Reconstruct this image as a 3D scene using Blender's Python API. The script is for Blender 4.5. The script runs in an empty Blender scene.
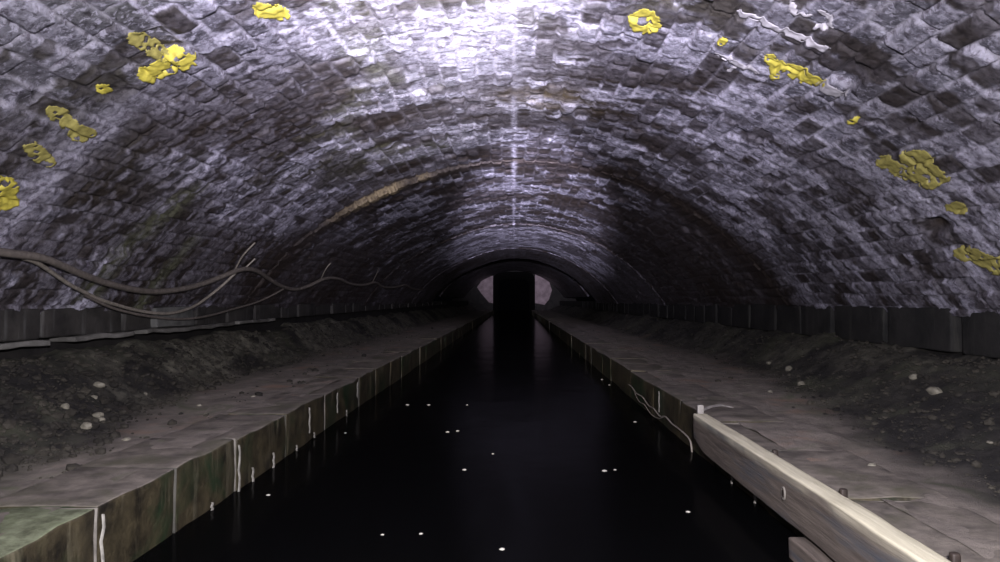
import bpy, bmesh, math, random
import numpy as np

random.seed(7)
C = bpy.context.scene.collection
F = 700.0                                  # focal length in pixels at 1000 px width
EYE = 1.23                                 # eye height over the water (water is z = 0)
R0, ZC = 4.69, 3.23 - 4.69                 # vault radius and height of its centre
TH = math.asin(3.93 / 4.69)                # half angle at the springing
PATH = 0.33                                # height of the towpaths
YEND = 62.0

# ------------------------------------------------------------------ materials
def mat(name, build):
    m = bpy.data.materials.new(name); m.use_nodes = True
    nt = m.node_tree; nt.nodes.clear()
    out = nt.nodes.new('ShaderNodeOutputMaterial'); b = nt.nodes.new('ShaderNodeBsdfPrincipled')
    nt.links.new(b.outputs[0], out.inputs[0])
    build(nt, b)
    return m

def N(nt, t, **k):
    n = nt.nodes.new(t)
    for a, v in k.items(): setattr(n, a, v)
    return n

def link(nt, a, b): nt.links.new(a, b)

def attr(nt, name): return N(nt, 'ShaderNodeAttribute', attribute_name=name).outputs['Fac']

def mix(nt, fac, a, b, mode='MIX'):
    n = N(nt, 'ShaderNodeMix', data_type='RGBA', blend_type=mode)
    for s, v in ((n.inputs[0], fac), (n.inputs[6], a), (n.inputs[7], b)):
        if isinstance(v, (int, float)): s.default_value = v
        elif isinstance(v, tuple): s.default_value = (*v, 1)
        else: link(nt, v, s)
    return n.outputs[2]

def noise(nt, scale, detail=5, rough=.6, vec=None, sc=None, dist=0):
    n = N(nt, 'ShaderNodeTexNoise'); n.inputs['Scale'].default_value = scale
    n.inputs['Detail'].default_value = detail; n.inputs['Roughness'].default_value = rough
    n.inputs['Distortion'].default_value = dist
    tc = N(nt, 'ShaderNodeTexCoord'); v = tc.outputs['Object']
    if sc:
        mp = N(nt, 'ShaderNodeMapping'); mp.inputs['Scale'].default_value = sc
        link(nt, v, mp.inputs[0]); v = mp.outputs[0]
    link(nt, v, n.inputs['Vector'])
    return n.outputs[0]

def ramp(nt, src, p0, p1, c0=(0, 0, 0), c1=(1, 1, 1)):
    r = N(nt, 'ShaderNodeValToRGB'); e = r.color_ramp.elements
    e[0].position = p0; e[1].position = p1; e[0].color = (*c0, 1); e[1].color = (*c1, 1)
    link(nt, src, r.inputs[0]); return r.outputs[0]

def bump(nt, b, h, strength=.4, dist=.01):
    n = N(nt, 'ShaderNodeBump'); n.inputs['Strength'].default_value = strength
    n.inputs['Distance'].default_value = dist
    link(nt, h, n.inputs['Height']); link(nt, n.outputs[0], b.inputs['Normal'])

def m_vault(nt, b):
    nz = noise(nt, 28, 6, .7)
    brick = mix(nt, attr(nt, 'tone'), (.022, .021, .029), (.20, .192, .25))
    brick = mix(nt, ramp(nt, nz, .3, .75), brick, mix(nt, .55, brick, (.26, .25, .31)))
    c = mix(nt, attr(nt, 'mort'), brick, (.44, .42, .50))
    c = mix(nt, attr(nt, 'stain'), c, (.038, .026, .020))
    c = mix(nt, attr(nt, 'green'), c, (.150, .155, .095))
    c = mix(nt, attr(nt, 'tan'), c, (.30, .235, .14))
    c = mix(nt, attr(nt, 'calc'), c, mix(nt, ramp(nt, nz, .35, .62), (.32, .305, .40), (.79, .76, .91)))
    c = mix(nt, ramp(nt, noise(nt, 17, 7, .75, dist=.5), .40, .52, (.95, .95, .95), (0, 0, 0)), c, mix(nt, 1.0, c, (.30, .27, .29), 'MULTIPLY'))
    speck = N(nt, 'ShaderNodeMath', operation='MULTIPLY')
    link(nt, ramp(nt, noise(nt, 26, 7, .72, dist=.4), .52, .60), speck.inputs[0])
    clean = N(nt, 'ShaderNodeMath', operation='SUBTRACT'); clean.inputs[0].default_value = .75; link(nt, attr(nt, 'stain'), clean.inputs[1]); clean.use_clamp = True
    link(nt, clean.outputs[0], speck.inputs[1])
    c = mix(nt, speck.outputs[0], c, (.56, .54, .66))
    link(nt, c, b.inputs['Base Color']); b.inputs['Roughness'].default_value = .5
    b.inputs['Specular IOR Level'].default_value = .45
    bump(nt, b, noise(nt, 38, 8, .8), .9, .02)

def stone(c0, c1, sc=6, wet=.6, c2=None, seep=None, bm=.5, bd=.015):
    def f(nt, b):
        c = mix(nt, ramp(nt, noise(nt, sc, 7, .65), .35, .68), c0, c1)
        if c2: c = mix(nt, ramp(nt, noise(nt, sc * .35, 4, .6, dist=.6), .5, .68), c, c2)
        if seep: c = mix(nt, ramp(nt, noise(nt, 1, 5, .65, sc=(9, 9, .9)), .56, .72), c, seep)
        link(nt, c, b.inputs['Base Color']); b.inputs['Roughness'].default_value = wet
        b.inputs['Specular IOR Level'].default_value = .35
        bump(nt, b, noise(nt, sc * 6, 7, .7), bm, bd)
    return f

def m_wood(nt, b):
    g = noise(nt, 1, 6, .65, sc=(38, 2.2, 38), dist=.4)
    c = mix(nt, ramp(nt, g, .3, .72), (.060, .047, .040), (.18, .148, .122))
    c = mix(nt, ramp(nt, noise(nt, 1.0, 4, .6, sc=(9, 1.1, 9)), .52, .68), c, (.075, .078, .088))
    c = mix(nt, attr(nt, 'bleach'), c, mix(nt, ramp(nt, g, .3, .7), (.50, .46, .33), (.74, .69, .52)))
    link(nt, c, b.inputs['Base Color']); b.inputs['Roughness'].default_value = .65
    bump(nt, b, g, .5, .01)

def m_water(nt, b):
    b.inputs['Base Color'].default_value = (.0022, .0022, .0024, 1)
    b.inputs['Roughness'].default_value = .16
    b.inputs['IOR'].default_value = 1.055
    bump(nt, b, noise(nt, 1, 3, .5, sc=(1.6, 1.1, 1)), .25, .03)

def m_ground(nt, b):
    nz = noise(nt, 9, 8, .7)
    soil_falloff = mix(nt, ramp(nt, nz, .4, .7), (.006, .005, .005), (.040, .035, .030))  # dark earth; torch falloff over the near banks is put into this tone
    soil_falloff = mix(nt, ramp(nt, noise(nt, 1.1, 4, .6), .5, .66), soil_falloff, (.070, .072, .045))
    soil_falloff = mix(nt, attr(nt, 'grit'), soil_falloff, mix(nt, ramp(nt, nz, .4, .68), (.04, .037, .028), (.25, .235, .18)))
    path = mix(nt, ramp(nt, noise(nt, 5, 8, .7), .35, .7), (.135, .115, .098), (.32, .275, .235))
    path = mix(nt, ramp(nt, noise(nt, 1.7, 5, .6), .56, .72), path, (.30, .20, .145))
    path = mix(nt, ramp(nt, noise(nt, 2.3, 5, .6, dist=1), .56, .72), path, (.13, .135, .08))
    c = mix(nt, attr(nt, 'path'), soil_falloff, path)
    link(nt, c, b.inputs['Base Color']); b.inputs['Roughness'].default_value = .75
    bump(nt, b, noise(nt, 30, 8, .8), .8, .02)

def plain(c, r=.6, metal=0, sc=20):
    def f(nt, b):
        d = tuple(x * .55 for x in c)
        link(nt, mix(nt, ramp(nt, noise(nt, sc, 5, .65), .35, .65), d, c), b.inputs['Base Color'])
        b.inputs['Roughness'].default_value = r; b.inputs['Metallic'].default_value = metal
    return f

M = {
 'vault': mat('vault_brick', m_vault),
 'coping': mat('wet_coping_stone', stone((.09, .079, .068), (.26, .225, .19), 6, .6, c2=(.11, .105, .07))),
 'coping_mossy': mat('mossy_coping_stone', stone((.08, .085, .05), (.27, .30, .19), 12, .7, c2=(.10, .12, .06))),
 'face': mat('damp_quay_face', stone((.012, .010, .007), (.085, .069, .038), 5, .5, c2=(.018, .034, .015), seep=(.13, .115, .075))),
 'joint': mat('lime_joint', plain((.20, .18, .155), .7, sc=9)),
 'joint_dark': mat('dirty_joint', plain((.08, .075, .06), .7, sc=9)),
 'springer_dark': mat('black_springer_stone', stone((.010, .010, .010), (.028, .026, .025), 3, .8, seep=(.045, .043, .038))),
 'drip': mat('lime_drip', plain((.36, .34, .30), .5)),
 'springer': mat('springer_stone', stone((.024, .022, .021), (.060, .055, .050), 3, .7, seep=(.10, .10, .095))),
 'lintel': mat('ledge_stone', stone((.05, .047, .042), (.26, .25, .23), 1.5, .7)),
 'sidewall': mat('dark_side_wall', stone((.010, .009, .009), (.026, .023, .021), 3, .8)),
 'portal': mat('pale_limewash', stone((.22, .17, .18), (.42, .33, .35), 2, .8)),
 'wood': mat('weathered_timber', m_wood),
 'water': mat('black_canal_water', m_water),
 'ground': mat('towpath_ground', m_ground),
 'rubble': mat('rubble_stone', stone((.006, .005, .005), (.060, .053, .041), 2.2, .85)),
 'pale_rock': mat('pale_stone_chip', plain((.25, .23, .18), .7)),
 'cable': mat('grey_brown_cable', plain((.20, .172, .15), .5)),
 'cable2': mat('pale_thin_cable', plain((.36, .32, .27), .5)),
 'yellow': mat('yellow_survey_paint', plain((.66, .57, .09), .6, sc=14)),
 'yellow_faded': mat('faded_yellow_paint', plain((.42, .37, .11), .6, sc=14)),
 'white': mat('white_paint', plain((.56, .53, .58), .6, sc=9)),
 'iron': mat('rusty_iron', plain((.045, .032, .026), .6, .3)),
 'pale_iron': mat('pale_strap_metal', plain((.42, .39, .36), .5)),
 'rope': mat('pale_frayed_cord', plain((.33, .29, .24), .7)),
 'fleck': mat('pale_debris', plain((.75, .72, .62), .6)),
}

# ------------------------------------------------------------------ helpers
def tag(o, label=None, cat=None, group=None, kind=None):
    if label: o['label'] = label
    if cat: o['category'] = cat
    if group: o['group'] = group
    if kind: o['kind'] = kind
    return o

def link_mesh(name, me, m, parent=None, smooth=True):
    o = bpy.data.objects.new(name, me); C.objects.link(o)
    if m: me.materials.append(m)
    if parent: o.parent = parent
    if smooth: me.polygons.foreach_set('use_smooth', [True] * len(me.polygons))
    return o

def grid_mesh(name, P, attrs=None, flip=False):
    """P: (ny, nx, 3) array -> one quad grid mesh with float point attributes."""
    ny, nx, _ = P.shape
    idx = np.arange(ny * nx).reshape(ny, nx)
    a, b, c, d = idx[:-1, :-1], idx[:-1, 1:], idx[1:, 1:], idx[1:, :-1]
    q = np.stack([a, d, c, b] if flip else [a, b, c, d], -1).reshape(-1)
    nf = (ny - 1) * (nx - 1)
    me = bpy.data.meshes.new(name)
    me.vertices.add(ny * nx); me.vertices.foreach_set('co', P.reshape(-1).astype(np.float32))
    me.loops.add(nf * 4); me.loops.foreach_set('vertex_index', q.astype(np.int32))
    me.polygons.add(nf); me.polygons.foreach_set('loop_start', np.arange(0, nf * 4, 4, dtype=np.int32))
    me.update(calc_edges=True); me.validate()
    for k, v in (attrs or {}).items():
        at = me.attributes.new(k, 'FLOAT', 'POINT'); at.data.foreach_set('value', np.clip(v, 0, 1).reshape(-1).astype(np.float32))
    return me

def hsh(i, j, seed):
    x = (i.astype(np.int64) * 73856093) ^ (j.astype(np.int64) * 19349663) ^ (seed * 83492791)
    x = (x ^ (x >> 13)) * 1274126177 & 0x7fffffff
    x = (x ^ (x >> 15)) * 668265263 & 0x7fffffff
    return ((x ^ (x >> 12)) & 0xfffff) / float(0xfffff)

def vn(x, y, seed):
    i, j = np.floor(x), np.floor(y); fx, fy = x - i, y - j
    fx = fx * fx * (3 - 2 * fx); fy = fy * fy * (3 - 2 * fy)
    i = i.astype(np.int64); j = j.astype(np.int64)
    return (hsh(i, j, seed) * (1 - fx) + hsh(i + 1, j, seed) * fx) * (1 - fy) + (hsh(i, j + 1, seed) * (1 - fx) + hsh(i + 1, j + 1, seed) * fx) * fy

def fbm(x, y, seed, n=4):
    t, a, s = 0, 1.0, 0
    for k in range(n):
        t = t + a * vn(x * 2 ** k, y * 2 ** k, seed + k * 17); s += a; a *= .55
    return t / s

def ss(a, b, x): t = np.clip((x - a) / (b - a), 0, 1); return t * t * (3 - 2 * t)
def bell(x, c, w): return np.exp(-((x - c) / w) ** 2)

# ------------------------------------------------------------------ the brick vault
CH, CL = .158, .335                                     # course height (round the arch) and brick length
STEPS = ((10.0, -.085), (18.2, -.015), (26.5, -.012), (33.0, .70), (42.0, -.08))

def vault_R(s, y):
    yy = y + .35 * (fbm(s * .3 + 9, s * 0 + 3, 91, 2) - .5)
    r = R0 + 0 * y
    for y0, d in STEPS: r = r + np.where(y >= y0, d if y0 != 10.0 else -.002 - .085 * bell(s, -1.9, 1.2), 0)
    return r

def vault_fields(s, y):
    wob = .045 * (fbm(s * .9, y * .9, 3, 3) - .5) * 2
    u = s + wob; v = y + .07 * (fbm(s * 1.3 + 40, y * .8, 5, 3) - .5) * 2
    row = np.floor(u / CH); off = hsh(row, row * 0, 11) * CL
    col = np.floor((v + off) / CL)
    fu = u / CH - row; fv = (v + off) / CL - col
    du = np.minimum(fu, 1 - fu) * CH; dv = np.minimum(fv, 1 - fv) * CL
    mw = .007 + .013 * fbm(s * 2.2, y * 2.2, 21, 3)
    d = np.minimum(du, dv)
    edge = 1 - ss(mw * .5, mw * 1.6, d)
    rnd = hsh(row, col, 31); rnd2 = hsh(row, col, 37); rnd3 = hsh(row, col, 41)
    big = fbm(s * .55, y * .35, 51, 4)
    # lime washed down the curve: long round the arch, short along the tunnel
    run = fbm(s * .55 + 5, y * 2.6, 61, 5); run2 = fbm(s * 2.4 + 15, y * 7.0, 67, 4)
    fine = fbm(s * 9, y * 9, 71, 3)
    sa = np.abs(s)
    calc = ss(.55, .70, run * .5 + run2 * .5 + .06 * (big - .5))
    calc = calc * (.2 + .8 * ss(.44, .56, fine))
    calc = np.maximum(calc, .75 * edge * ss(.47, .62, fbm(s * 1.1, y * 1.1, 77, 3)))
    flecks = fbm(s * 7, y * 16, 131, 3)
    calc = np.maximum(calc, .85 * ss(.47, .56, flecks) * ss(.30, .55, fbm(s * .8 + 11, y * .7, 137, 3)))
    calc = np.maximum(calc, .7 * ss(.6, .85, rnd3) * ss(.35, .6, big * .5 + fine * .5) * ss(.002, .01, d))
    proud = np.where(rnd2 > .62, 1, 0) * ss(.006, .016, d)
    # washed brick faces low on the right hand curve
    rw = ss(1.2, 3.4, s) * (1 - ss(8.8, 9.9, y))
    streak = fbm(s * 1.5 + 3, y * 8.5 + 8 + .5 * s, 79, 4)
    calc = np.maximum(calc, rw * .9 * ss(.47, .56, streak) * (.45 + .55 * rnd) * (.4 + .6 * ss(.4, .55, fine)))
    # pale band on the left, a greenish one beside it
    lav = (.85 * bell(y, 4.55 + .13 * (-s - 2.9), .13 + .07 * fine) * ss(2.3, 3.0, -s) * (1 - ss(4.15, 4.4, -s)) * (.5 + .6 * fine))
    green = 1.0 * bell(y, 6.2 + .2 * (fbm(s * 2, y * 0, 83, 2) - .5), .16) * ss(2.9, 3.3, -s)
    green = np.maximum(green, 1.0 * bell(y, 7.2, .12) * ss(3.5, 3.8, -s))
    green = np.maximum(green, .55 * ss(.52, .66, fbm(s * .9 + 30, y * .7, 87, 4)) * bell(s, -.7, 1.6) * (1 - ss(8, 10, y)))
    # lime round the crown, laid on heavier to paint in the torch hot spot
    crown = np.exp(-((s + .40) / .50) ** 2 - ((y - 5.45) / .75) ** 2)
    calc = np.maximum(calc, crown * ss(.22, .42, fbm(s * 3.4, y * 2.4, 97, 4)))
    calc = np.maximum(calc, .95 * ss(.30, .5, fbm(s * 5 + 2, y * 1.6, 99, 3)) * bell(s, .0, .045 + .05 * np.exp(-((y - 5.6) / 1.2) ** 2)))  # narrow pale stripe along the crown line
    crownw = bell(s, 0, 1.5) * (1 - ss(8.5, 9.7, y)); calc = np.maximum(calc, .55 * crownw * ss(.45, .62, run2))
    # far bands
    bands = 1.0 * ss(18.3, 18.9, y) * (1 - ss(25.5, 26.4, y)) * ss(.22, .42, fbm(s * .9, y * .35, 103, 3)) * bell(s, .9, 3.6)
    bands = np.maximum(bands, .6 * ss(35.0, 36.5, y) * (1 - ss(40, 44, y)) * bell(s, 0, 3.2))
    bands = np.maximum(bands, .45 * ss(10.4, 11.3, y) * (1 - ss(16.8, 18, y)) * ss(.45, .62, fbm(s * 1.2 + 7, y * .8, 107, 4)) * bell(s, -1.0, 2.6))
    calc = np.maximum(calc * (1 - ss(9.6, 10, y) * (1 - ss(10.3, 11, y))), bands)
    # soot and iron staining
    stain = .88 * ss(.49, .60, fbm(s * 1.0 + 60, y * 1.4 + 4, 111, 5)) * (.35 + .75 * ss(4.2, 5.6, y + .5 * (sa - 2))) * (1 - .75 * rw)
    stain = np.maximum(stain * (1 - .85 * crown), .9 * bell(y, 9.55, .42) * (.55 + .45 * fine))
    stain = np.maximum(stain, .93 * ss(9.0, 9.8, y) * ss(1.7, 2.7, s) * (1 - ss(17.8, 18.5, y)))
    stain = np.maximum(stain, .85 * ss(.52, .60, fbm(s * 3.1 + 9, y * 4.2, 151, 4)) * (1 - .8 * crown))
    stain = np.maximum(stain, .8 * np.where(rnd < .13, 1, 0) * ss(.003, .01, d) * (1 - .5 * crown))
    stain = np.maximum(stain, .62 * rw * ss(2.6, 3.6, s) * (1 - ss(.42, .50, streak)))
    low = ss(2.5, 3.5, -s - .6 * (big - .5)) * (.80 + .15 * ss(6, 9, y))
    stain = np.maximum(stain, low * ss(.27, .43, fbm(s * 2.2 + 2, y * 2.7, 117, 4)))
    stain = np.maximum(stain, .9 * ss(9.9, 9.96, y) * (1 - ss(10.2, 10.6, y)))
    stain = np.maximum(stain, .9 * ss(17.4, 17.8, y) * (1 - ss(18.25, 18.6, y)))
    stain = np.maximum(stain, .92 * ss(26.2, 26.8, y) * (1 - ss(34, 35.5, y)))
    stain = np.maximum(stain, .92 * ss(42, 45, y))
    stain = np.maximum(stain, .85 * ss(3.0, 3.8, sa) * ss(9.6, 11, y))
    hole = np.exp(-((s - 3.75) / .07) ** 4 - ((y - 5.65) / .13) ** 4)
    stain = np.maximum(stain, hole)
    dark_top = np.exp(-((s + .42) / .32) ** 4 - ((y - 4.55) / .13) ** 4)
    stain = np.maximum(stain, .6 * dark_top); calc = calc * (1 - dark_top)
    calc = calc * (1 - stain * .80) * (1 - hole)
    ring = ss(9.86, 9.92, y) * (1 - ss(10.15, 10.5, y))
    calc = calc * (1 - .92 * ring) * (1 - .5 * ss(10, 10.5, y) * (1 - ss(17.6, 18.6, y)))
    calc = np.maximum(calc, lav)
    calc = np.maximum(calc, .8 * bell(s, 0, .035) * ss(.3, .45, fbm(s * 0, y * 1.5, 143, 3)) * (1 - ss(24, 27, y)))  # thin pale stripe continued down the tunnel
    # brickwork arch ring that stands in at the change of section
    tan = ss(9.93, 9.99, y) * (1 - ss(10.12, 10.2, y)) * (.15 + .75 * ss(.35, .6, fbm(s * 3, y * 0, 121, 2))) * bell(s, -1.9, .75)
    tan = np.maximum(tan, .55 * np.exp(-((s - .35) / .45) ** 2 - ((y - 6.9) / .35) ** 2))
    tone = np.clip(rnd ** 1.6 * .85 + .45 * (fine - .4), 0, 1)
    mort = edge * (.40 + .60 * ss(.36, .52, fbm(s * .8 + 70, y * .8, 127, 3)))
    # relief, towards the inside of the tunnel
    h = (rnd3 - .5) * .019 * ss(.003, .012, d) - .017 * edge * (1 - 1.5 * calc) + .012 * proud
    h = h + .016 * (fine - .5) + .014 * (fbm(s * 24, y * 24, 141, 2) - .5) +   .03 * (big - .5) + .010 * calc * fine - .07 * hole
    loose = np.where(rnd2 < .035, 1, 0) * ss(.008, .025, d); h = h - .03 * loose
    amp = .35 + .65 * (1 - ss(14, 30, y))
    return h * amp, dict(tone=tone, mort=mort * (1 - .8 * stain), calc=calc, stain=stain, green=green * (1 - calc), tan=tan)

def vault_P(s, y, lift=0.0):
    h, at = vault_fields(s, y)
    r = vault_R(s, y) - h - lift; a = s / R0
    return np.stack([r * np.sin(a), y, ZC + r * np.cos(a)], -1), at

SMAX = TH * R0
ys = [-2 + .12 * k for k in range(30)]
while ys[-1] < 2.6: ys.append(ys[-1] + .04)
while ys[-1] < YEND: ys.append(ys[-1] * 1.0036 + .001)
ys = [y for y in ys if all(abs(y - y0) > .02 for y0, _ in STEPS)] + [YEND]
for y0, _ in STEPS: ys += [y0 - .0006, y0 + .0006]
ys = np.array(sorted(ys))
for name, y0, y1, nx in (('ceiling', -2, 10.0007, 640), ('ceiling', 10.0003, YEND + 1, 400)):
    yy = ys[(ys >= y0 - .001) & (ys <= y1)]
    if name == 'ceiling' and y0 > 0: yy = np.concatenate([[9.9994], yy])
    S, Y = np.meshgrid(np.linspace(-SMAX, SMAX, nx), yy)
    P, at = vault_P(S, Y)
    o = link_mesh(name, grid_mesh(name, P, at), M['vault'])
    tag(o, 'near brick vault streaked with white lime' if y0 < 0 else 'darker far stretch of the brick vault beyond the arch ring', kind='structure')

# ------------------------------------------------------------------ boxes and rough stones
def rough_box(x0, x1, y0, y1, z0, z1, cut=.12, amp=.012, bev=.018, seed=0, segs=None):
    bm = bmesh.new()
    bmesh.ops.create_cube(bm, size=1)
    for v in bm.verts:
        v.co = ((x0 + x1) / 2 + v.co.x * (x1 - x0), (y0 + y1) / 2 + v.co.y * (y1 - y0), (z0 + z1) / 2 + v.co.z * (z1 - z0))
    if bev: bmesh.ops.bevel(bm, geom=bm.edges[:], offset=bev, segments=2, affect='EDGES', profile=.6)
    for ax, L in ((0, x1 - x0), (1, y1 - y0), (2, z1 - z0)):
        n = int(L / cut); a0 = (x0, y0, z0)[ax]
        for k in range(1, n):
            co = [0, 0, 0]; no = [0, 0, 0]; co[ax] = a0 + L * k / n; no[ax] = 1
            bmesh.ops.bisect_plane(bm, geom=bm.verts[:] + bm.edges[:] + bm.faces[:], plane_co=co, plane_no=no)
    if amp:
        from mathutils import noise as mn, Vector
        for v in bm.verts:
            q = Vector(v.co) * 4 + Vector((seed * 3.7, seed * 1.3, 0))
            v.co += mn.noise_vector(q) * amp + mn.noise_vector(q * 3.5) * amp * .5
    return bm

def bm_obj(name, bm, m, parent=None, smooth=True):
    me = bpy.data.meshes.new(name); bm.to_mesh(me); bm.free()
    return link_mesh(name, me, m, parent, smooth)

def set_slot_by_normal(o, m2, test):
    o.data.materials.append(m2)
    for p in o.data.polygons:
        if test(p): p.material_index = 1

# ------------------------------------------------------------------ coping stones of the two canal edges
LX, RX = -1.79, 1.48
left_joints = [2.25, 3.0, 3.7, 4.5, 5.48, 6.63, 8.1]
right_joints = [2.3, 3.2, 4.2, 5.2, 6.3, 7.45, 8.9]
labels = {
 'L': ['green mossy coping stone in the lower left corner of the picture',
       'brown damp coping stone next after the mossy one on left canal edge',
       'short grey coping stone between two pale joints on left canal edge',
       'coping stone of left edge with a bright lime joint at its near end',
       'dark green faced coping stone, fifth along left canal edge',
       'coping stone with two lime streaks below it, sixth along left canal edge'],
 'R': ['grey rippled coping stone behind the timber rail in lower right corner',
       'brown coping stone behind the middle of the timber rail',
       'coping stone behind the timber rail with a curved pale crack',
       'coping stone beside the far tapered end of the timber rail',
       'coping stone just beyond the pale strap on right canal edge',
       'green faced coping stone with a pale upright joint beyond the timber rail']}

def coping(side, y0, y1, k, label, detail=True):
    rr = random.Random(hash((side == 'L', k)) & 0xffff)
    w = .50 + rr.uniform(-.05, .06); j = rr.uniform(-.010, .010); t = PATH + rr.uniform(-.006, .012)
    x0, x1 = (LX - w, LX + j) if side == 'L' else (RX + j, RX + w)
    bm = rough_box(x0, x1, y0 + .006, y1 - .006, -.45, t, cut=.11 if detail else .6, amp=.012 if detail else .004, bev=.014, seed=k + (50 if side == 'R' else 0))
    o = bm_obj('coping_stone', bm, M['coping_mossy'] if (side == 'L' and k == 0) else M['coping'])
    set_slot_by_normal(o, M['face'], lambda p: p.normal.z < .55)
    tag(o, label, 'coping stone', 'coping stones of the %s canal edge' % ('left' if side == 'L' else 'right'))
    if y0 < 16:
        # pale lime filling of the joint at the far end of the stone
        if side == 'L': b2 = rough_box(LX - .30, LX + .001, y1 - .0025, y1 + .0025, -.05, t - .002, cut=.06, amp=.007, bev=0, seed=k)
        else: b2 = rough_box(RX - .001, RX + .30, y1 - .0025, y1 + .0025, -.05, t - .002, cut=.06, amp=.007, bev=0, seed=k + 9)
        bm_obj('joint', b2, M['joint'] if k not in (1, 3, 5) and y0 < 7.2 else M['joint_dark'], o)
    return o

for side, js, ymin in (('L', left_joints, 1.3), ('R', right_joints, 1.3)):
    # the stones wholly outside the frame nearest the camera are left out except as a plain run of edge
    y = js[0]; k = 0
    for a, b in zip(js[:-1], js[1:]):
        coping(side, a, b, k, labels[side][k]); k += 1
    y = js[-1]; rr = random.Random(3 if side == 'L' else 4)
    sd = 'left' if side == 'L' else 'right'
    while y < YEND - .4:
        L = rr.uniform(.85, 1.25)
        y1 = min(y + L, YEND - .08)
        if YEND - y1 < .5: y1 = YEND - .08
        coping(side, y, y1, k, 'coping stone in the dim far stretch of the %s canal edge' % sd, detail=y < 18)
        y = y1; k += 1

# lime drips at the water on the left, parts of the stones they hang from
stones = [o for o in C.objects if o.name.startswith('coping_stone')]
def stone_at(side, y):
    for o in stones:
        xs = [v.co.x for v in o.data.vertices]; yv = [v.co.y for v in o.data.vertices]
        if (side < 0) == (max(xs) < 0) and min(yv) - .02 <= y <= max(yv) + .02: return o
for side, y, z0, z1 in ((-1, 4.74, -.02, .10), (-1, 5.15, 0, .11), (-1, 5.7, -.01, .05), (-1, 6.2, .01, .06), (-1, 4.1, -.01, .05), (-1, 4.5, -.02, .30), (-1, 3.0, -.03, .31),
                        (-1, 6.05, .08, .3), (-1, 7.4, .0, .07), (-1, 7.0, .1, .3), (-1, 7.9, .12, .3), (1, 4.75, -.02, .09), (1, 4.3, -.02, .06), (1, 7.1, .1, .31)):
    x = LX + .018 if side < 0 else RX - .018
    n = 7; vs = []
    for i in range(n):
        t = i / (n - 1); w = (.004 + .008 * (1 - t) * random.random() + .004) * (.45 if z1 - z0 > .15 else 1)
        z = z0 + (z1 - z0) * t
        yc = y + .012 * math.sin(i * 2.1 + y)
        vs += [(x, yc - w, z), (x - side * .012, yc, z), (x, yc + w, z)]
    fs = []
    for i in range(n - 1):
        a = i * 3
        fs += [(a, a + 1, a + 4, a + 3), (a + 1, a + 2, a + 5, a + 4)]
    me = bpy.data.meshes.new('lime_drip'); me.from_pydata(vs, [], fs)
    d = link_mesh('lime_drip', me, M['drip'], stone_at(side, y)); d['label'] = 'white lime drip'

# ------------------------------------------------------------------ towpaths with rubble banks
def ground_h(x, y):
    ax = np.abs(x)
    edge = np.where(x < 0, 2.55 + .16 * (np.clip(y, 2, 7.5) - 3.2) * 1.0, 2.12 + .17 * (np.clip(y, 2, 9) - 3.3))
    edge = edge + .25 * (fbm(x * 0 + 3, y * 1.1, 201, 3) - .5)
    t = ss(0, 1, (ax - edge) / (3.98 - edge))
    h = PATH + .002 + t * .42 * (.75 + .5 * fbm(x * 1.2, y * .8, 203, 3))
    rough = ss(-.15, .3, ax - edge)
    h = h + rough * (.10 * (fbm(x * 4, y * 4, 207, 4) - .45) + .05 * (fbm(x * 14, y * 14, 209, 3) - .5)) + (1 - rough) * .05 * (fbm(x * 4, y * 2.5, 211, 4) - .5)
    return h, 1 - ss(-.30, .22, ax - edge + .35 * (fbm(x * 2.5, y * 2.5, 213, 4) - .5))

gy = [-2 + .1 * k for k in range(40)]
while gy[-1] < YEND: gy.append(gy[-1] * 1.009 + .002)
gy[-1] = YEND
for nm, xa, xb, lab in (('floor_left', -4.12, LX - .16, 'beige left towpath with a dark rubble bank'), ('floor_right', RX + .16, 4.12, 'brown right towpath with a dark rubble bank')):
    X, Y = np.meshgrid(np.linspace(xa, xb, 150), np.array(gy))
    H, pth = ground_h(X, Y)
    o = link_mesh(nm, grid_mesh(nm, np.stack([X, Y, H], -1), dict(path=pth, grit=1.0 * ss(5.2, 6.8, Y) * ss(.36, .52, fbm(X * 1.6, Y * 1.2, 219, 4)) * (1.0 if xa < 0 else .45))), M['ground'])  # pale grit fades out near the camera, painting the torch falloff
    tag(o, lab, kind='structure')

# coarse rubble lying on the banks: nobody could count it
def rubble(name, sgn, n, lab):
    ico = bmesh.new(); bmesh.ops.create_icosphere(ico, subdivisions=1, radius=1)
    bv = np.array([v.co[:] for v in ico.verts]); bf = np.array([[v.index for v in f.verts] for f in ico.faces]); ico.free()
    rs = np.random.RandomState(5 if sgn < 0 else 6)
    V, Fc = [], []
    for i in range(n):
        y = 2.8 * math.exp(rs.rand() * math.log(22 / 2.8))
        ax = 2.2 + 1.7 * rs.rand() ** .75
        hh, p = ground_h(np.array([sgn * ax]), np.array([y]))
        if p[0] > .55 and rs.rand() > .08: continue
        r = (.008 + .034 * rs.rand() ** 7) * (1 if sgn < 0 else .62)
        sc = r * (1 + .5 * (rs.rand(3) - .5)) * np.array([1.2, 1.2, .8])
        v = bv * (1 + .35 * (rs.rand(len(bv), 1) - .5)) * sc
        a = rs.rand() * 6.28; c, s = math.cos(a), math.sin(a)
        v = np.stack([v[:, 0] * c - v[:, 1] * s, v[:, 0] * s + v[:, 1] * c, v[:, 2]], -1) + [sgn * min(ax, 3.86), y, hh[0] + sc[2] * .35]
        Fc.append(bf + len(V) * len(bv)); V.append(v)
    me = bpy.data.meshes.new(name); me.from_pydata(np.concatenate(V).tolist(), [], np.concatenate(Fc).tolist())
    o = link_mesh(name, me, M['rubble'], smooth=False)
    tag(o, lab, 'rubble', kind='stuff')
rubble('rubble', -1, 7000, 'loose dark rubble and grit along the foot of the left wall')
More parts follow.
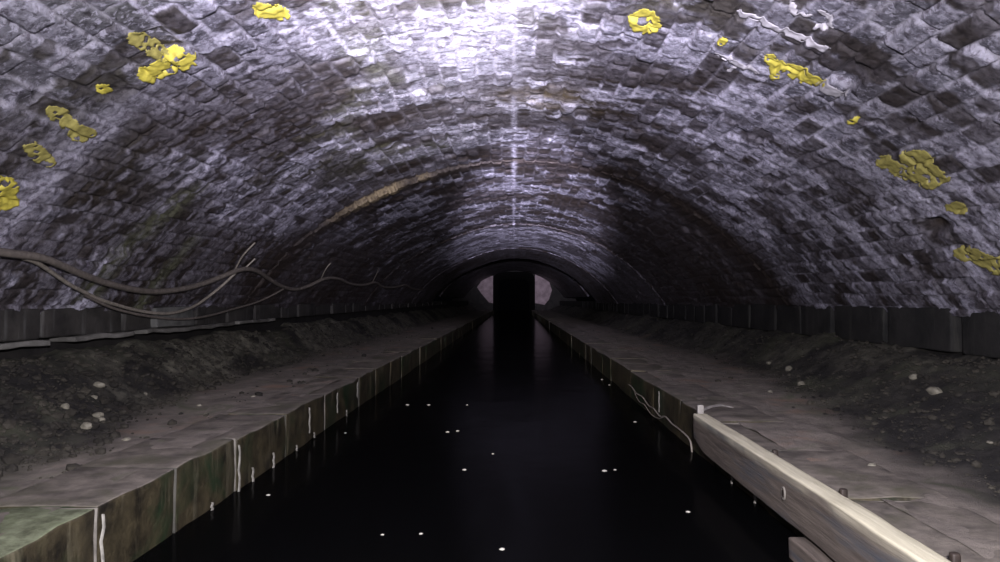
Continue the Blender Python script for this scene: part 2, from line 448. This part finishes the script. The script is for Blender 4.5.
rubble('rubble', 1, 7000, 'loose dark rubble and grit along the foot of the right wall')

def chip(x, y, r, label, group):
    bm = bmesh.new(); bmesh.ops.create_icosphere(bm, subdivisions=2, radius=r)
    rr = random.Random(int(x * 100 + y * 37))
    sx, sy, sz = rr.uniform(.9, 1.5), rr.uniform(.7, 1.1), rr.uniform(.5, .8)
    for v in bm.verts:
        v.co *= 1 + rr.uniform(-.14, .14); v.co.x *= sx; v.co.y *= sy; v.co.z *= sz
    o = bm_obj('stone', bm, M['pale_rock'], smooth=False)
    hh, _ = ground_h(np.array([x]), np.array([y]))
    o.location = (x, y, float(hh[0]) + r * sz * .45); o.rotation_euler.z = rr.uniform(0, 3)
    return tag(o, label, 'stone', group)
gl, gr = 'pale stones on the left bank', 'pale stones on the right bank'
for x, y, r, lab in (
    (-3.42, 5.72, .040, 'pale stone topmost of the cluster on the left rubble bank'),
    (-3.28, 5.42, .030, 'small pale stone in the middle of the cluster on the left bank'),
    (-3.05, 5.10, .034, 'pale stone below the middle of the cluster on the left bank'),
    (-3.22, 4.98, .034, 'leftmost pale stone of the cluster on the left bank'),
    (-2.96, 4.97, .030, 'pale stone low on the right side of the left cluster'),
    (-2.86, 4.66, .040, 'flat pale stone lowest of the cluster on the left bank'),
    (-3.30, 6.20, .036, 'lone pale stone higher up and right of the left cluster'),
    (-2.49, 4.47, .024, 'small pale stone at the dark edge of the left path'),
    (-2.70, 5.98, .018, 'left one of two tiny white pebbles on the left path'),
    (-2.42, 5.47, .018, 'nearer of the tiny white pebbles on the left path'),
    (-2.42, 6.47, .018, 'farther tiny white pebble near the left coping')):
    chip(x, y, r, lab, gl)
for x, y, r, lab in (
    (3.30, 9.15, .050, 'pale stone farthest along the right rubble bank'),
    (3.22, 8.30, .048, 'pale angular stone on the upper right bank near the wall'),
    (3.00, 7.40, .042, 'whitish stone in the middle of the right bank'),
    (2.46, 6.80, .022, 'small bright pebble where right path meets the dark bank'),
    (3.35, 5.95, .045, 'dull pale stone high on the right bank under the wall'),
    (3.20, 5.42, .045, 'larger dull stone lower on the right bank'),
    (2.70, 4.05, .016, 'tiny lone white chip on the black right bank'),
    (1.92, 3.82, .020, 'small brown pebble on the right path behind the timber rail')):
    chip(x, y, r, lab, gr)

# ------------------------------------------------------------------ side walls under the springing
def wall_sheet(name, x, sgn, lab):
    Y, Z = np.meshgrid(np.array(gy), np.linspace(-.1, 1.16, 60), indexing='ij')
    nb = np.floor((Y + np.floor(Z / .27) * .31) / .62)
    X = x + sgn * (.03 * (fbm(Y * 1.7, Z * 2.5, 301 + int(x), 4) - .5) + .02 * (hsh(nb, np.floor(Z / .27), 5) - .5))
    o = link_mesh(name, grid_mesh(name, np.stack([X, Y, Z], -1)), M['sidewall'])
    tag(o, lab, kind='structure')
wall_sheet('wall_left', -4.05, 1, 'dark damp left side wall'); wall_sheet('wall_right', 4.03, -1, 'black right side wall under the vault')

# springer blocks: a course of long stones with dark gaps, over a ledge on the left
def springers(name, sgn, lab):
    bm = bmesh.new(); rr = random.Random(12 + sgn)
    y = 2.0
    while y < 40:
        L = rr.uniform(.7, 1.25)
        b2 = rough_box(min(sgn * 4.3, sgn * (3.90 - rr.uniform(-.02, .02))), max(sgn * 4.3, sgn * (3.90 - rr.uniform(-.02, .02))), y, y + L - rr.uniform(.03, .12), .90 + .002 * y if sgn < 0 else .76, 1.16,
                       cut=.2, amp=.012, bev=.02, seed=int(y * 10))
        me = bpy.data.meshes.new('tmp'); b2.to_mesh(me); b2.free(); bm.from_mesh(me); bpy.data.meshes.remove(me)
        y += L
    o = bm_obj(name, bm, M['springer'] if sgn < 0 else M['springer_dark']); tag(o, lab, kind='structure'); return o
b2 = rough_box(-4.3, -3.84, 7.45, 8.35, .93, 1.15, cut=.12, amp=.014, bev=.02, seed=77)
o = bm_obj('trim_4', b2, mat('pale_springer', stone((.07, .07, .066), (.20, .20, .19), 3, .7)))
tag(o, 'one paler grey springer stone on the left', kind='structure')
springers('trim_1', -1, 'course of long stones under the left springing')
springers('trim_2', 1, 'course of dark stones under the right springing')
bm = bmesh.new(); rr = random.Random(2)
for y0, y1 in ((4.3, 5.75), (6.05, 7.0), (7.25, 9.6), (9.7, 11.2)):
    b2 = rough_box(-4.2, -3.84, y0, y1, .855 + .006 * (y0 - 4), .90 + .006 * (y0 - 4), cut=.15, amp=.018, bev=.01, seed=int(y0))
    me = bpy.data.meshes.new('tmp'); b2.to_mesh(me); b2.free(); bm.from_mesh(me); bpy.data.meshes.remove(me)
o = bm_obj('trim_3', bm, M['lintel']); tag(o, 'thin pale broken ledge below the left springer stones', kind='structure')

# ------------------------------------------------------------------ end wall with the narrow dark arch
def portal():
    y0, y1 = YEND - .05, YEND + 24
    hw, top, rad = 1.86, 3.75, .75
    outer = []; 
    prof = [(-hw, -.3)]
    for k in range(9):
        a = math.pi - k * math.pi / 16; prof.append((-hw + rad + rad * math.cos(a), top - rad + rad * math.sin(a)))
    for k in range(9):
        a = math.pi / 2 - k * math.pi / 16; prof.append((hw - rad + rad * math.cos(a), top - rad + rad * math.sin(a)))
    prof.append((hw, -.3))
    vs, fs = [], []; n = len(prof)
    for (x, z) in prof: vs.append((x, y0, z))
    for (x, z) in prof:
        t = 6.0 / max(abs(x), abs(z), .1) if True else 1
        if abs(x) / 6 > max(z, .01) / 5.5: X, Z = math.copysign(6, x), z
        else: X, Z = x * 2.2, 5.5
        if z <= 0: Z = -.3; X = math.copysign(6, x)
        vs.append((X, y0, Z))
    for i in range(n - 1): fs.append((i, i + 1, n + i + 1, n + i))
    for (x, z) in prof: vs.append((x, y1, z))
    for i in range(n - 1): fs.append((i + 1, i, 2 * n + i, 2 * n + i + 1))
    nf0 = len(fs)
    # limewashed patches standing 4 cm proud of the dark masonry
    for poly in ([(-1.86, .95), (-1.86, 3.35), (-2.35, 3.5), (-2.75, 3.1), (-3.28, 2.35), (-2.85, 1.75), (-2.2, 1.0)],
                 [(1.86, .95), (2.7, .8), (3.1, 1.3), (3.35, 2.1), (3.1, 2.9), (2.4, 3.55), (1.86, 3.7)]):
        b = len(vs); m_ = len(poly)
        vs += [(x, y0 - .04, z) for x, z in poly] + [(x, y0, z) for x, z in poly]
        fs.append(tuple(range(b, b + m_)))
        for i in range(m_): fs.append((b + i, b + (i + 1) % m_, b + m_ + (i + 1) % m_, b + m_ + i))
    me = bpy.data.meshes.new('wall_end'); me.from_pydata(vs, [], fs)
    o = link_mesh('wall_end', me, M['portal'], smooth=False)
    me.materials.append(M['sidewall'])
    for p in me.polygons:
        if p.index < nf0: p.material_index = 1
    tag(o, 'far end wall with pale limewash patches round a tall narrow black opening', kind='structure')
portal()

# ------------------------------------------------------------------ water
X, Y = np.meshgrid(np.linspace(LX - .1, RX + .1, 12), np.linspace(-2, YEND + 24, 160))
o = link_mesh('canal_water', grid_mesh('canal_water', np.stack([X, Y, 0 * X], -1)), M['water'])
tag(o, 'still black water of the canal', 'water', kind='structure')

# ------------------------------------------------------------------ timber rail on the right edge
def timber(name, x0, x1, y0, y1, z0, z1, taper, seed, parent=None):
    bm = rough_box(x0, x1, y0, y1, z0, z1, cut=.05, amp=.004, bev=.012, seed=seed)
    for v in bm.verts:
        t = min(max((v.co.y - (y1 - .45)) / .45, 0), 1)
        if taper: v.co.z += t * t * taper * (1 - (v.co.z - z0) / (z1 - z0))
        v.co.x += -.045 * max(0, (3.2 - v.co.y)) * .5
    o = bm_obj(name, bm, M['wood'], parent)
    at = o.data.attributes.new('bleach', 'FLOAT', 'POINT')
    for i, v in enumerate(o.data.vertices):
        at.data[i].value = min(1, max(0, (v.co.z - (z1 - .016)) / .012))
    return o

def bolt(parent, x, y, z, r=.03):
    bm = bmesh.new(); n = 24
    ring = []
    for k in range(n):                              # washer ring standing proud
        a = 2 * math.pi * k / n
        pts = []
        for rr_, dx in ((r, 0), (r, -.008), (r * .70, -.008), (r * .70, .0)):
            pts.append(bm.verts.new((x + dx, y + rr_ * .62 * math.cos(a), z + rr_ * math.sin(a))))
        ring.append(pts)
    for k in range(n):
        for j in range(3):
            bm.faces.new((ring[k][j], ring[(k + 1) % n][j], ring[(k + 1) % n][j + 1], ring[k][j + 1]))
    o = bm_obj('bolt_washer', bm, M['joint'], parent); o['label'] = 'pale worn washer'
    bm = bmesh.new()
    bmesh.ops.create_cone(bm, cap_ends=True, segments=6, radius1=r * .62, radius2=r * .55, depth=.012)
    for v in bm.verts: v.co = (x - .003 + v.co.z, y + v.co.x * .62, z + v.co.y)
    b = bm_obj('bolt', bm, M['iron'], parent, smooth=False); b['label'] = 'dark rusty bolt'

rail = timber('timber_rail', 1.355, 1.462, .9, 5.36, .125, .370, .07, 1)
tag(rail, 'long weathered timber rail with bleached top along right canal edge', 'timber rail')
bolt(rail, 1.352, 3.56, .262, .034)
for y in (4.02, 3.2, 2.4):
    bm = rough_box(1.462, 1.492, y - .014, y + .014, .30, .385, cut=.05, amp=.004, bev=.008, seed=3)
    b = bm_obj('bracket', bm, M['iron'], rail); b['label'] = 'dark iron bracket'
low = timber('lower_timber', 1.315, 1.47, .9, 3.42, -.13, .098, 0, 8)
low.data.attributes['bleach'].data.foreach_set('value', [v * .0 for v in range(len(low.data.vertices))])
tag(low, 'short dark lower fender timber under the long rail', 'fender timber')
bolt(low, 1.311, 3.30, -.02, .026)

# pale strap bent over the coping at the far end of the rail
def tube(name, pts, r, m, parent=None, res=8, wob=0, seed=0, sub=5):
    rr = random.Random(seed)
    cu = bpy.data.curves.new(name, 'CURVE'); cu.dimensions = '3D'; cu.bevel_depth = r; cu.bevel_resolution = 2; cu.resolution_u = sub
    sp = cu.splines.new('NURBS'); sp.points.add(len(pts) - 1); sp.order_u = 3; sp.use_endpoint_u = True
    for q, p in zip(sp.points, pts):
        q.co = (p[0] + rr.uniform(-wob, wob), p[1] + rr.uniform(-wob, wob), p[2] + rr.uniform(-wob, wob), 1)
    tmp = bpy.data.objects.new(name + '_tmp', cu); C.objects.link(tmp)
    dg = bpy.context.evaluated_depsgraph_get(); me = bpy.data.meshes.new_from_object(tmp.evaluated_get(dg)); me.name = name
    bpy.data.objects.remove(tmp); bpy.data.curves.remove(cu)
    me.materials.clear()
    return link_mesh(name, me, m, parent)

bm = bmesh.new()
path = [(1.430, .26), (1.425, .36), (1.445, .392), (1.55, .392), (1.68, .378), (1.80, .350)]
yo = [5.42, 5.42, 5.44, 5.60, 5.78, 5.85]
rows = []
for (x, z), y in zip(path, yo):
    wv = .028 if z < .39 and x < 1.44 else .016
    rows.append([bm.verts.new((x, y - wv, z)), bm.verts.new((x, y + wv, z)), bm.verts.new((x + .012, y + wv, z - .012)), bm.verts.new((x + .012, y - wv, z - .012))])
b2 = rough_box(1.400, 1.445, 5.385, 5.42, .22, .428, cut=.03, amp=.003, bev=.004)
me = bpy.data.meshes.new('tmp'); b2.to_mesh(me); b2.free(); bm.from_mesh(me); bpy.data.meshes.remove(me)
for a, b in zip(rows[:-1], rows[1:]):
    for i in range(4): bm.faces.new((a[i], a[(i + 1) % 4], b[(i + 1) % 4], b[i]))
bm.faces.new(rows[0]); bm.faces.new(rows[-1][::-1])
o = bm_obj('metal_strap', bm, M['pale_iron'], smooth=False)
tag(o, 'pale strap bent over the coping at the far end of the timber rail', 'strap')

# ------------------------------------------------------------------ frayed cord at the right waterline
pts = [(1.46, 9.0, .15), (1.45, 8.7, .17), (1.44, 8.3, .12), (1.445, 7.95, .15), (1.45, 7.6, .08), (1.44, 7.3, .12), (1.45, 7.0, .06), (1.44, 6.75, .13), (1.45, 6.5, .09), (1.44, 6.2, .105), (1.44, 5.95, .10), (1.44, 5.78, .085), (1.44, 5.74, .03), (1.44, 5.72, -.04)]
o = tube('frayed_cord', pts, .008, M['rope'])
tag(o, 'thin pale cord strung in loops just above the water on right edge', 'cord')
pts2 = [(1.45, 8.5, .12), (1.43, 8.1, .05), (1.435, 7.8, .09), (1.44, 7.5, .03), (1.44, 7.2, .03), (1.44, 6.9, .07), (1.44, 6.75, .12)]
c2 = tube('strand', pts2, .005, M['rope'], o)

# ------------------------------------------------------------------ cables on the left wall
c1 = [(-3.50, 3.6, 1.60), (-3.51, 4.3, 1.57), (-3.53, 4.79, 1.55), (-3.53, 5.09, 1.55), (-3.58, 5.44, 1.49), (-3.64, 5.86, 1.42), (-3.69, 6.4, 1.35), (-3.72, 6.97, 1.31), (-3.71, 7.45, 1.33), (-3.66, 7.92, 1.39), (-3.57, 8.36, 1.51), (-3.47, 8.72, 1.63), (-3.47, 9.22, 1.63), (-3.54, 9.87, 1.54), (-3.60, 10.64, 1.44), (-3.62, 11.48, 1.39), (-3.56, 12.09, 1.48), (-3.42, 12.55, 1.64), (-3.42, 13.56, 1.65), (-3.46, 14.56, 1.57), (-3.48, 16.09, 1.56), (-3.38, 16.94, 1.69), (-3.44, 18.2, 1.55), (-3.44, 20.31, 1.60), (-3.36, 21.3, 1.72), (-3.42, 23.5, 1.58), (-3.4, 26, 1.62)]
def clear(p, gap=.07):
    # keep the cable clear of the curved vault behind it
    x, y, z = p; R = float(vault_R(np.array([-4.0]), np.array([y]))[0]) - gap
    lim = -math.sqrt(max(R * R - (z - ZC) ** 2, 0)) if z > 1.1 else -3.77
    return (max(x, lim, -3.80), y, z)
c1 = [clear(p, .085) for p in c1]
o1 = tube('cable', c1, .030, M['cable'], sub=6)
tag(o1, 'thickest dark cable sagging in swags along the left wall', 'cable', 'cables along the left wall')
cc = [(-3.52, 4.95, 1.53), (-3.55, 5.1, 1.52), (-3.60, 5.37, 1.45), (-3.65, 5.66, 1.36), (-3.69, 5.93, 1.30), (-3.73, 6.24, 1.23), (-3.75, 6.62, 1.17), (-3.77, 6.82, 1.141), (-3.77, 7.2, 1.095), (-3.77, 7.63, 1.076), (-3.76, 8.1, 1.137), (-3.74, 8.35, 1.22), (-3.66, 8.55, 1.35), (-3.57, 8.66, 1.47), (-3.47, 8.72, 1.60)]
cc = [clear(p, .06) for p in cc]; o2 = tube('cable', cc, .017, M['cable2'], sub=6)
tag(o2, 'thinner pale cable looping below the thick one to the same hook', 'cable', 'cables along the left wall')
c3 = [(-3.69, 5.95, 1.27), (-3.74, 6.26, 1.20), (-3.77, 6.65, 1.124), (-3.77, 7.2, 1.055), (-3.77, 7.86, 1.005), (-3.77, 8.5, 1.024), (-3.77, 9.25, 1.10), (-3.74, 10.0, 1.18), (-3.68, 10.5, 1.28), (-3.60, 10.85, 1.40)]
c3 = [clear(p, .06) for p in c3]; o3 = tube('cable', c3, .014, M['cable'], sub=6)
tag(o3, 'thin dark cable hanging lowest in one long swag on left wall', 'cable', 'cables along the left wall')
for pts, lab in (([(-3.47, 8.63, 1.60), (-3.36, 8.5, 1.72), (-3.25, 8.42, 1.82), (-3.13, 8.38, 1.92)], 'longer pale cable tie at the highest hook of the left cables'),
            ([(-3.44, 8.86, 1.63), (-3.37, 8.88, 1.70), (-3.32, 8.90, 1.76)], 'short tie just right of the longer one on left cables'),
            ([(-3.44, 12.44, 1.62), (-3.29, 12.14, 1.79), (-3.20, 12.14, 1.87)], 'cable tie at the second peak of the left cables'),
            ([(-3.39, 16.73, 1.67), (-3.18, 16.3, 1.89), (-3.11, 16.0, 1.96)], 'farthest small tie holding the left cable up')):
    o = tube('cable_tie', [clear(p, .05) for p in pts], .010, M['cable2']); tag(o, lab, 'cable tie', 'ties of the left cables')

# ------------------------------------------------------------------ paint marks on the vault
def paint(strokes, m, label, group, cell=.009, seed=0, cat='paint mark', name='paint_mark'):
    """strokes: list of (points [(s, y)...], half width); cells of the vault surface near a stroke become the mark."""
    allp = [p for st, w in strokes for p in st]; W = max(w for _, w in strokes) * 3.6
    s0, s1 = min(p[0] for p in allp) - W, max(p[0] for p in allp) + W
    y0, y1 = min(p[1] for p in allp) - W, max(p[1] for p in allp) + W
    s = np.arange(s0, s1, cell); y = np.arange(y0, y1, cell * 1.3)
    S, Y = np.meshgrid(s, y)
    inside = np.zeros(S.shape, bool)
    nz = fbm(S * 14 + seed, Y * 14, 401 + seed, 3)
    for st, w in strokes:
        if len(st) == 1: st = [st[0], (st[0][0] + .001, st[0][1])]
        for (a, b), (c, d) in zip(st[:-1], st[1:]):
            L2 = (c - a) ** 2 + (d - b) ** 2 + 1e-9
            t = np.clip(((S - a) * (c - a) + (Y - b) * (d - b) * .18) / ((c - a) ** 2 + .18 * (d - b) ** 2 + 1e-9), 0, 1)
            dd = np.hypot(S - a - t * (c - a), (Y - b - t * (d - b)) * .5)
            inside |= dd < w * (.85 + .7 * nz)
    P, _ = vault_P(S, Y, .006); Pb, _ = vault_P(S, Y, .004)
    inside &= fbm(S * 30 + seed, Y * 30, 431 + seed, 2) > .22
    keep = inside[:-1, :-1] & inside[1:, :-1] & inside[:-1, 1:] & inside[1:, 1:]
    vid = {}; vs = []; fs = []
    def vert(i, j):
        if (i, j) not in vid: vid[(i, j)] = len(vs); vs.append(tuple(P[i, j]))
        return vid[(i, j)]
    for i, j in zip(*np.nonzero(keep)): fs.append((vert(i, j), vert(i, j + 1), vert(i + 1, j + 1), vert(i + 1, j)))
    if not fs: return
    me = bpy.data.meshes.new(name); me.from_pydata(vs, [], fs)
    o = link_mesh(name, me, m)
    sol = o.modifiers.new('thick', 'SOLIDIFY'); sol.thickness = .002; sol.offset = -1
    return tag(o, label, cat, group)
g = 'yellow paint marks on the vault'
Yw, Yf = M['yellow'], M['yellow_faded']
paint([([(-2.22, 3.92), (-2.22, 4.04), (-2.22, 4.16)], .045)], Yf, 'dull yellow paint dab just above the bright slanting one at upper left', g, seed=1)
paint([([(-2.38, 4.3), (-2.27, 4.3), (-2.13, 4.29)], .048)], Yw, 'bright yellow slanting paint stroke at upper left of vault', g, seed=2)
paint([([(-2.64, 4.22)], .035)], Yw, 'small round yellow paint spot left of the slanting stroke', g, seed=3)
paint([([(-2.93, 4.15), (-2.97, 4.31), (-2.97, 4.43)], .045), ([(-3.0, 4.42)], .05)], Yf, 'faded yellow paint patch halfway down the left side of vault', g, seed=4)
paint([([(-3.22, 4.25), (-3.28, 4.42)], .04)], Yf, 'faintest brownish yellow smear low on left side of vault', g, seed=5)
paint([([(-3.55, 4.32), (-3.67, 4.45)], .055)], Yw, 'yellow paint dab at the left border of the picture', g, seed=6)
paint([([(-1.54, 4.14), (-1.47, 4.24)], .050)], Yw, 'bright yellow squarish paint dab near top left of the crown', g, seed=7)
paint([([(.97, 4.70), (.87, 4.66), (.82, 4.75), (.86, 4.86), (.95, 4.86), (1.0, 4.80)], .028)], Yw, 'yellow open ring of paint right of the crown', g, seed=8)
paint([([(1.45, 4.77)], .027)], Yw, 'small yellow paint dot beside the long white stroke', g, seed=9)
paint([([(1.80, 4.80), (1.87, 4.88), (1.93, 5.02)], .030), ([(1.88, 4.86), (1.95, 4.80)], .026), ([(1.95, 4.87), (2.04, 4.90)], .022), ([(2.00, 4.79), (2.08, 4.80), (2.19, 4.83)], .030), ([(2.05, 4.90), (2.15, 4.90)], .022)], Yw, 'yellow painted letters beside a white block on right side of vault', g, seed=10)
paint([([(2.58, 5.05)], .028)], Yw, 'lone yellow paint dot between painted letters and large patch on the right', g, seed=11)
paint([([(3.02, 5.33), (3.10, 5.32), (3.20, 5.30)], .045), ([(3.04, 5.07), (3.05, 4.95), (3.14, 4.95), (3.16, 5.08), (3.08, 5.12)], .035), ([(3.18, 5.20), (3.22, 5.0), (3.32, 5.02), (3.34, 5.18), (3.24, 5.24)], .04)], Yf, 'largest yellow patch of looped paint on right side of vault', g, seed=12)
paint([([(3.60, 5.19)], .05)], Yf, 'small dull yellow spot below the largest yellow patch', g, seed=13)
paint([([(4.05, 5.50), (4.14, 5.36), (4.2, 5.3)], .075)], Yf, 'dull yellow smear low at the right border of the picture', g, seed=14)
gw = 'white paint marks on the vault'
paint([([(1.43, 4.34), (1.74, 4.38), (2.03, 4.39)], .019)], M['white'], 'long straight white painted stroke on the upper right vault', gw, seed=20)
paint([([(1.48, 4.98), (1.66, 5.02), (1.81, 5.08)], .018), ([(1.66, 5.02), (1.64, 5.2)], .016)], M['white'], 'white painted tee left of the yellow letters', gw, seed=21)
paint([([(2.21, 4.82), (2.34, 4.83)], .036)], M['white'], 'short white painted block at end of the yellow letters', gw, seed=22)
paint([([(1.60, 4.0), (1.66, 4.10), (1.72, 4.16), (1.78, 4.10)], .013), ([(1.80, 4.02), (1.87, 4.05), (1.93, 4.13), (1.86, 4.2)], .013)], M['white'], 'curly white painted figures above the long white stroke', gw, seed=23)

# ------------------------------------------------------------------ flecks floating on the water
fl = [(-1.25, 8.22, .030, 'floating fleck farthest left in the upper row on the water'),
      (-1.0, 8.22, .026, 'floating fleck second in the upper row on the water'),
      (-.55, 8.23, .016, 'faint floating fleck at right end of the upper row'),
      (-.62, 6.55, .024, 'left one of the close pair of flecks on the water'),
      (-.53, 6.60, .022, 'right one of the close pair of flecks on the water'),
      (-.17, 5.63, .014, 'very faint floating fleck in the middle of the canal'),
      (-.36, 5.10, .022, 'single white fleck below the close pair on the water'),
      (.65, 5.09, .025, 'bigger of two flecks side by side right of mid canal'),
      (.73, 5.12, .016, 'smaller of two flecks side by side right of mid canal'),
      (1.22, 7.12, .024, 'floating fleck near the pale cord of the right edge'),
      (-.69, 3.69, .013, 'left one of two dim flecks low on the water'),
      (-.49, 3.71, .015, 'right one of two dim flecks low on the water'),
      (-.06, 3.49, .020, 'nearest bright fleck at the bottom centre of the water'),
      (1.01, 4.12, .018, 'fleck on the water under the timber rail'),
      (-1.56, 6.48, .016, 'far small fleck close to left canal edge'),
      (-1.55, 4.42, .018, 'nearest fleck close to left canal edge'),
      (1.36, 10.9, .028, 'left of two flecks by the far right canal edge'),
      (1.38, 10.2, .022, 'right of two flecks by the far right canal edge')]
base = None
for x, y, r, lab in fl:
    if base is None:
        bm = bmesh.new(); n = 10; rr = random.Random(9)
        ringt = [bm.verts.new((math.cos(k * .628) * rr.uniform(.7, 1.1), math.sin(k * .628) * rr.uniform(.7, 1.1), .1)) for k in range(n)]
        ringb = [bm.verts.new((v.co.x * 1.1, v.co.y * 1.1, -.1)) for v in ringt]
        top = bm.verts.new((0, 0, .45)); bot = bm.verts.new((0, 0, -.3))
        for k in range(n):
            bm.faces.new((ringt[k], ringt[(k + 1) % n], top)); bm.faces.new((ringb[(k + 1) % n], ringb[k], bot))
            bm.faces.new((ringb[k], ringb[(k + 1) % n], ringt[(k + 1) % n], ringt[k]))
        base = o = bm_obj('floating_fleck', bm, M['fleck'])
    else:
        o = base.copy(); C.objects.link(o)
    o.location = (x, y, .001); o.scale = (r * .75, r * .9, r * .75); o.rotation_euler.z = x * 7
    tag(o, 'pale ' + lab, 'debris', 'pale flecks floating on the canal')

# ------------------------------------------------------------------ camera and light
cam = bpy.data.cameras.new('camera'); co = bpy.data.objects.new('camera', cam); C.objects.link(co)
cam.sensor_width = 36; cam.lens = 36 * F / 1000; cam.clip_end = 300
co.location = (0, 0, EYE)
co.rotation_euler = (math.pi / 2 + math.atan(19 / F), 0, math.atan(14 / F))
bpy.context.scene.camera = co

def spot(name, loc, to, power, angle, blend, color, size=.05):
    from mathutils import Vector
    l = bpy.data.lights.new(name, 'SPOT'); l.energy = power; l.spot_size = math.radians(angle); l.spot_blend = blend
    l.color = color; l.shadow_soft_size = size
    o = bpy.data.objects.new(name, l); C.objects.link(o); o.location = loc
    o.rotation_euler = (Vector(to) - Vector(loc)).to_track_quat('-Z', 'Y').to_euler(); o['kind'] = 'helper'
spot('torch_on_crown', (-.15, .2, 1.45), (-.50, 5.2, 3.25), 5200, 29, 1.0, (.96, .93, 1.0))
spot('torch_wide', (.1, -.2, 1.6), (0, 6, 2.2), 1450, 150, .9, (.96, .93, 1.0))
spot('boat_headlamp', (0, -.3, 1.7), (.6, 24, 3.2), 60000, 15, 1.0, (.84, .80, 1.0))

spot('added_mid_fill', (0, -.2, 1.6), (-.3, 9, 4.1), 3600, 58, 1.0, (.87, .83, 1.0))  # fill added to lift the middle of the vault, not a boat lamp
spot('added_low_fill', (0, -.3, 1.5), (0, 16, .2), 2600, 26, 1.0, (1.0, .93, .88))  # fill added to brighten the far towpaths, no such lamp aboard
w = bpy.data.worlds.new('world'); bpy.context.scene.world = w; w.use_nodes = True
w.node_tree.nodes['Background'].inputs[0].default_value = (.5, .5, .7, 1)
w.node_tree.nodes['Background'].inputs[1].default_value = .001
vs = bpy.context.scene.view_settings
vs.view_transform = 'Standard'; vs.look = 'None'; vs.gamma = 1; vs.use_curve_mapping = False; vs.exposure = 0
